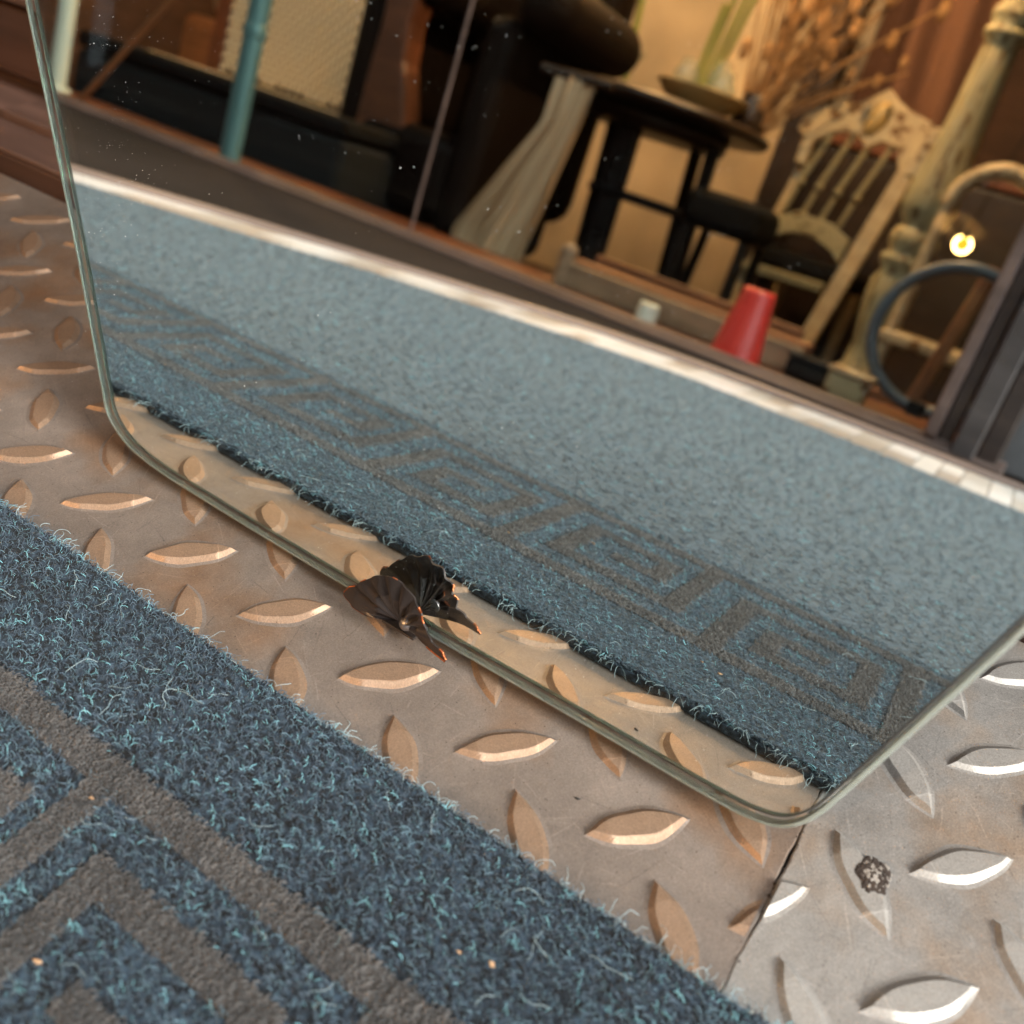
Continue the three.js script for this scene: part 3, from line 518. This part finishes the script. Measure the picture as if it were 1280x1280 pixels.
{ const t = thing('dried_flowers', 'bundle of brown dried stems rising from the round table, seen in the mirror', 'dried flowers', [-0.72, 0.4245, 2.32]);
  const a = [], b = []; for (let k = 0; k < 70; k++) { const x = rr(-0.06, 0.1), lean = rr(-0.06, 0.26), h = rr(0.18, 0.62); a.push(tube([[x * 0.4, 0, rr(-0.02, 0.02)], [x * 0.7 + lean * 0.4, h * 0.5, rr(-0.04, 0.04)], [x + lean, h, rr(-0.08, 0.08)]], 0.003, 8, 5)); const g = new THREE.IcosahedronGeometry(rr(0.008, 0.02), 0); g.scale(1, 2, 1); g.translate(x + lean, h, rr(-0.06, 0.06)); b.push(g); }
  part('stems', a, M.dry, t, 'stuff'); part('seed_heads', b, M.dry, t, 'stuff');
  part('pot', lathe([[0, 0], [0.045, 0], [0.05, 0.05], [0.035, 0.09], [0.04, 0.1], [0, 0.1]], 20), M.darkWood, t); }
{ const t = thing('green_stems', 'few green stems standing on the round table behind the bowl, seen in the mirror', 'plant', [-0.9, 0.4245, 2.36]); for (const [x, h] of [[0, 0.4], [0.02, 0.34], [0.045, 0.42], [-0.02, 0.3]]) part('stem', tube([[x * 0.4, 0, 0], [x, h * 0.5, 0.01], [x * 1.3 + 0.02, h, 0]], 0.007, 10, 6), M.stem, t); }
{ const t = thing('glass_vase', 'small funnel glass vase with one green stem left of the bowl, seen in the mirror', 'vase', [-1.09, 0.4245, 2.3]); part('cone', lathe([[0.022, 0], [0.02, 0.003], [0.004, 0.01], [0.004, 0.05], [0.012, 0.075], [0.03, 0.118], [0.04, 0.124]], 22), M.vase, t); part('stem', tube([[0, 0.05, 0], [-0.012, 0.14, 0], [-0.03, 0.28, 0]], 0.009, 10, 8), M.stem, t); }
{ const t = thing('black_stool', 'small black padded stool left of the cream chair, seen in the mirror', 'stool', [-0.575, FL, 2.02]); part('seat', box(-0.1, 0.1, 0.32, 0.41, -0.08, 0.1, 0.03), M.blackCloth, t); for (const [s, q] of [[-0.08, -0.06], [0.08, -0.06], [-0.08, 0.08], [0.08, 0.08]]) part('leg', rod([s * 1.1, 0, q], [s * 0.9, 0.32, q], 0.013), M.iron, t); }
{ // cream drape
  const pos = [], idx = [], U = 70, W = 30;
  for (let i = 0; i <= U; i++) for (let j = 0; j <= W; j++) {
    const u = i / U, v = j / W, y = FL + v * 0.53, h = Math.max(0, y), l = -1.118 + 0.155 * Math.min(1, Math.max(0, (h + 0.02) / 0.3)) , r = -0.925 + 0.07 * v, x = l + (r - l) * u;
    pos.push(x, y, 1.7 + (0.016 * Math.sin(u * 17 + 1.6 * v + 2 * Math.sin(u * 5)) + 0.012 * Math.sin(u * 31 - 2.2 * v) + 0.02 * (fbm(u * 5, v * 4, 64, 511, 3) - 0.5)) * (1.3 - v * 0.8));
  }
  for (let i = 0; i < U; i++) for (let j = 0; j < W; j++) { const a = i * (W + 1) + j, b = a + W + 1; idx.push(a, b, b + 1, a, b + 1, a + 1); }
  const g = new THREE.BufferGeometry(); g.setAttribute('position', new THREE.Float32BufferAttribute(pos, 3)); g.setIndex(idx); g.computeVertexNormals();
  const t = thing('cream_drape', 'cream cloth draped to the floor left of the round table, seen in the mirror', 'drape'); part('cloth', g, new THREE.MeshPhysicalMaterial({ color: lin(0.62, 0.44, 0.26), roughness: 0.9, side: THREE.DoubleSide }), t);
  part('rail', rod([-1.0, FL + 0.533, 1.7], [-0.82, FL + 0.533, 1.7], 0.01), M.darkWood, t); }
// leather armchair and neighbours
{
  const t = thing('leather_armchair', 'dark brown leather armchair with rolled arm in the shop, seen in the mirror', 'armchair', [-1.2, FL, 1.9]);
  part('back', box(-0.3, 0.12, 0.2, 1.1, 0.2, 0.36, 0.07), M.leather, t); part('seat', box(-0.28, 0.03, 0.12, 0.34, -0.2, 0.2, 0.05), M.leather, t);
  for (const s of [-0.3, 0.06]) { const a = part('arm', [box(s - 0.045, s + 0.045, 0.1, 0.62, -0.2, 0.25, 0.04), new THREE.CapsuleGeometry(0.075, 0.34, 8, 24).rotateX(Math.PI / 2).scale(1, 0.92, 1).translate(s + 0.09, 0.66, 0.02)], M.leather, t); }
  for (const s of [-0.26, 0.12]) part('foot', lathe([[0.018, 0], [0.03, 0.06], [0.028, 0.12]], 12).translate(s, 0, -0.16), M.redWood, t);
}
{ const t = thing('carved_panel', 'curved reddish brown carved wooden panel left of the leather armchair, seen in the mirror', 'furniture', [-1.46, FL, 1.72]);
  part('panel', extrude([[-0.08, 0], [0.07, 0], [0.06, 0.1], [0.1, 0.2], [0.13, 0.29], [0.1, 0.38], [0.07, 0.46], [0.06, 0.55], [0.09, 0.75], [-0.01, 0.75], [0.0, 0.52], [-0.01, 0.42], [-0.06, 0.3], [-0.09, 0.16]], 0.05, 0.012), M.redWood, t); part('foot', box(-0.1, 0.09, 0, 0.03, -0.02, 0.09, 0.008), M.redWood, t); }
{ const t = thing('dark_ottoman', 'long charcoal upholstered box seat in the shop at the left of the mirror', 'ottoman', [-1.78, -0.006, 1.5]); part('body', box(-0.48, 0.46, -0.144, 0.11, 0, 0.3, 0.02), M.charcoal, t); part('cushion', box(-0.48, 0.46, 0.1105, 0.155, -0.005, 0.3, 0.018), M.blackCloth, t); }
{ const t = thing('woven_chair', 'armchair with a cream diamond-woven back behind the dark box seat, seen in the mirror', 'armchair', [-2.05, FL, 2.1]); part('back_pad', box(-0.32, 0.34, 0.3, 0.95, 0.012, 0.07, 0.02), M.maroon, t);
  { const l = []; for (let k = -30; k < 62; k++) for (const d of [1, -1]) { const c = k * 0.036; let a = null, b = null; for (let q = 0; q <= 60; q++) { const x = -0.33 + 0.68 * q / 60, y = d > 0 ? 0.3 + (x + 0.33) + c - 0.6 : 0.3 - (x + 0.33) + c; if (y > 0.31 && y < 0.94) { a = a || [x, y]; b = [x, y]; } } if (a && b && b[0] - a[0] > 0.02) l.push(bar([a[0], a[1], d > 0 ? 0.004 : 0.009], [b[0], b[1], d > 0 ? 0.004 : 0.009], 0.011, 0.006, 0.002)); } part('woven_cane', l, M.weave, t); } part('frame', [bar([-0.37, 0, 0.02], [-0.37, 0.98, 0.05], 0.06, 0.05), bar([0.37, 0, 0.02], [0.37, 0.98, 0.05], 0.05, 0.05)], M.redWood, t); part('seat', box(-0.36, 0.36, 0.16, 0.3, -0.3, 0.06, 0.03), M.weave, t); }
{ const t = thing('slanted_stick', 'thin brown stick leaning across the dark box seat at the left of the mirror', 'stick', [-1.945, -0.006, 1.3]); part('stick', rod([0, 0, 0], [0.32, 0.4, 0.03], 0.007, 0.006), M.orangeWood, t); part('knob', new THREE.SphereGeometry(0.01, 10, 8).translate(0.32, 0.4, 0.03), M.orangeWood, t); }
{ const t = thing('dark_timber', 'dark wooden upright timber behind the cream chair, seen in the mirror', 'timber', [-0.69, FL, 2.75]); part('timber', bar([0, 0, 0], [-0.02, 2.6, 0], 0.1, 0.08), M.darkWood, t); part('pale_board', bar([0.075, 0, 0.03], [0.055, 2.6, 0.03], 0.035, 0.03), M.creamWall, t); }
{ const t = thing('maroon_cloth', 'brownish red cloth hanging on the wall above the cream chair, seen in the mirror', 'cloth', [-0.48, 0.62, 2.85]); const g = new THREE.PlaneGeometry(0.36, 0.5, 40, 20); const p = g.attributes.position; for (let i = 0; i < p.count; i++) p.setZ(i, 0.018 * Math.sin(p.getX(i) * 50 + p.getY(i) * 6)); g.computeVertexNormals(); g.translate(0, 0.25, 0); part('cloth', g, new THREE.MeshPhysicalMaterial({ color: lin(0.11, 0.05, 0.032), roughness: 0.9, side: THREE.DoubleSide }), t); part('rod', rod([-0.2, 0.5, 0], [0.2, 0.5, 0], 0.01), M.darkWood, t); }
{ const t = thing('curved_chair_back', 'cream curved chair top rail near the glowing bulb, seen in the mirror', 'chair', [-0.03, FL, 1.95]); part('top_rail', new THREE.TorusGeometry(0.09, 0.018, 10, 30, Math.PI).translate(0, 0.52, 0), M.cream, t); for (const s of [-0.09, 0.09]) part('post', rod([s, 0, 0], [s, 0.52, 0], 0.014), M.cream, t); part('seat', box(-0.11, 0.11, 0.22, 0.25, -0.02, 0.2, 0.01), M.cream, t); }
{ const t = thing('tea_chest', 'brown wooden chest in the dark behind the cream chair, seen in the mirror', 'chest', [-0.2, FL, 2.75]); part('case', box(-0.45, 0.35, 0, 0.66, 0, 0.35, 0.01), M.darkWood, t); part('lid', box(-0.46, 0.36, 0.663, 0.70, -0.01, 0.36, 0.008), M.redWood, t); }
{ const t = thing('amber_cushion', 'tan and amber cushion in the far left corner of the shop, seen in the mirror', 'cushion', [-3.0, FL, 2.85]); part('pad', box(-0.28, 0.42, 0.5, 0.98, -0.08, 0.08, 0.07), M.paleWood, t); part('seat', box(-0.28, 0.42, 0.1, 0.48, -0.2, 0.1, 0.05), M.orangeWood, t); }
// pendant lamps above the picture that light the shop
for (const [x, y, z, I, c, label] of [[-1.05, 1.3, 2.3, 1.6, [1, 0.54, 0.22], 'brown pendant lamp over the round table, above the mirrored view'], [-0.35, 1.3, 1.75, 1.5, [1, 0.58, 0.28], 'brown pendant lamp over the cream chair, above the mirrored view'], [-2.2, 1.3, 1.8, 1.1, [1, 0.58, 0.28], 'brown pendant lamp over the woven chair, above the mirrored view']]) {
  const t = thing('pendant_lamp', label, 'lamp', [x, y, z]);
  part('shade', lathe([[0.11, 0], [0.09, 0.06], [0.03, 0.1], [0.012, 0.11]], 24), M.shade, t); part('bulb', new THREE.SphereGeometry(0.03, 16, 12), M.bulb, t); part('cord', rod([0, 0.1, 0], [0, 2.5 - y, 0], 0.003), M.iron, t);
  const l = new THREE.PointLight(lin(...c), I, 0, 2); l.castShadow = true; l.shadow.radius = 1.5; t.add(l);
}
renderer.render(scene, camera);
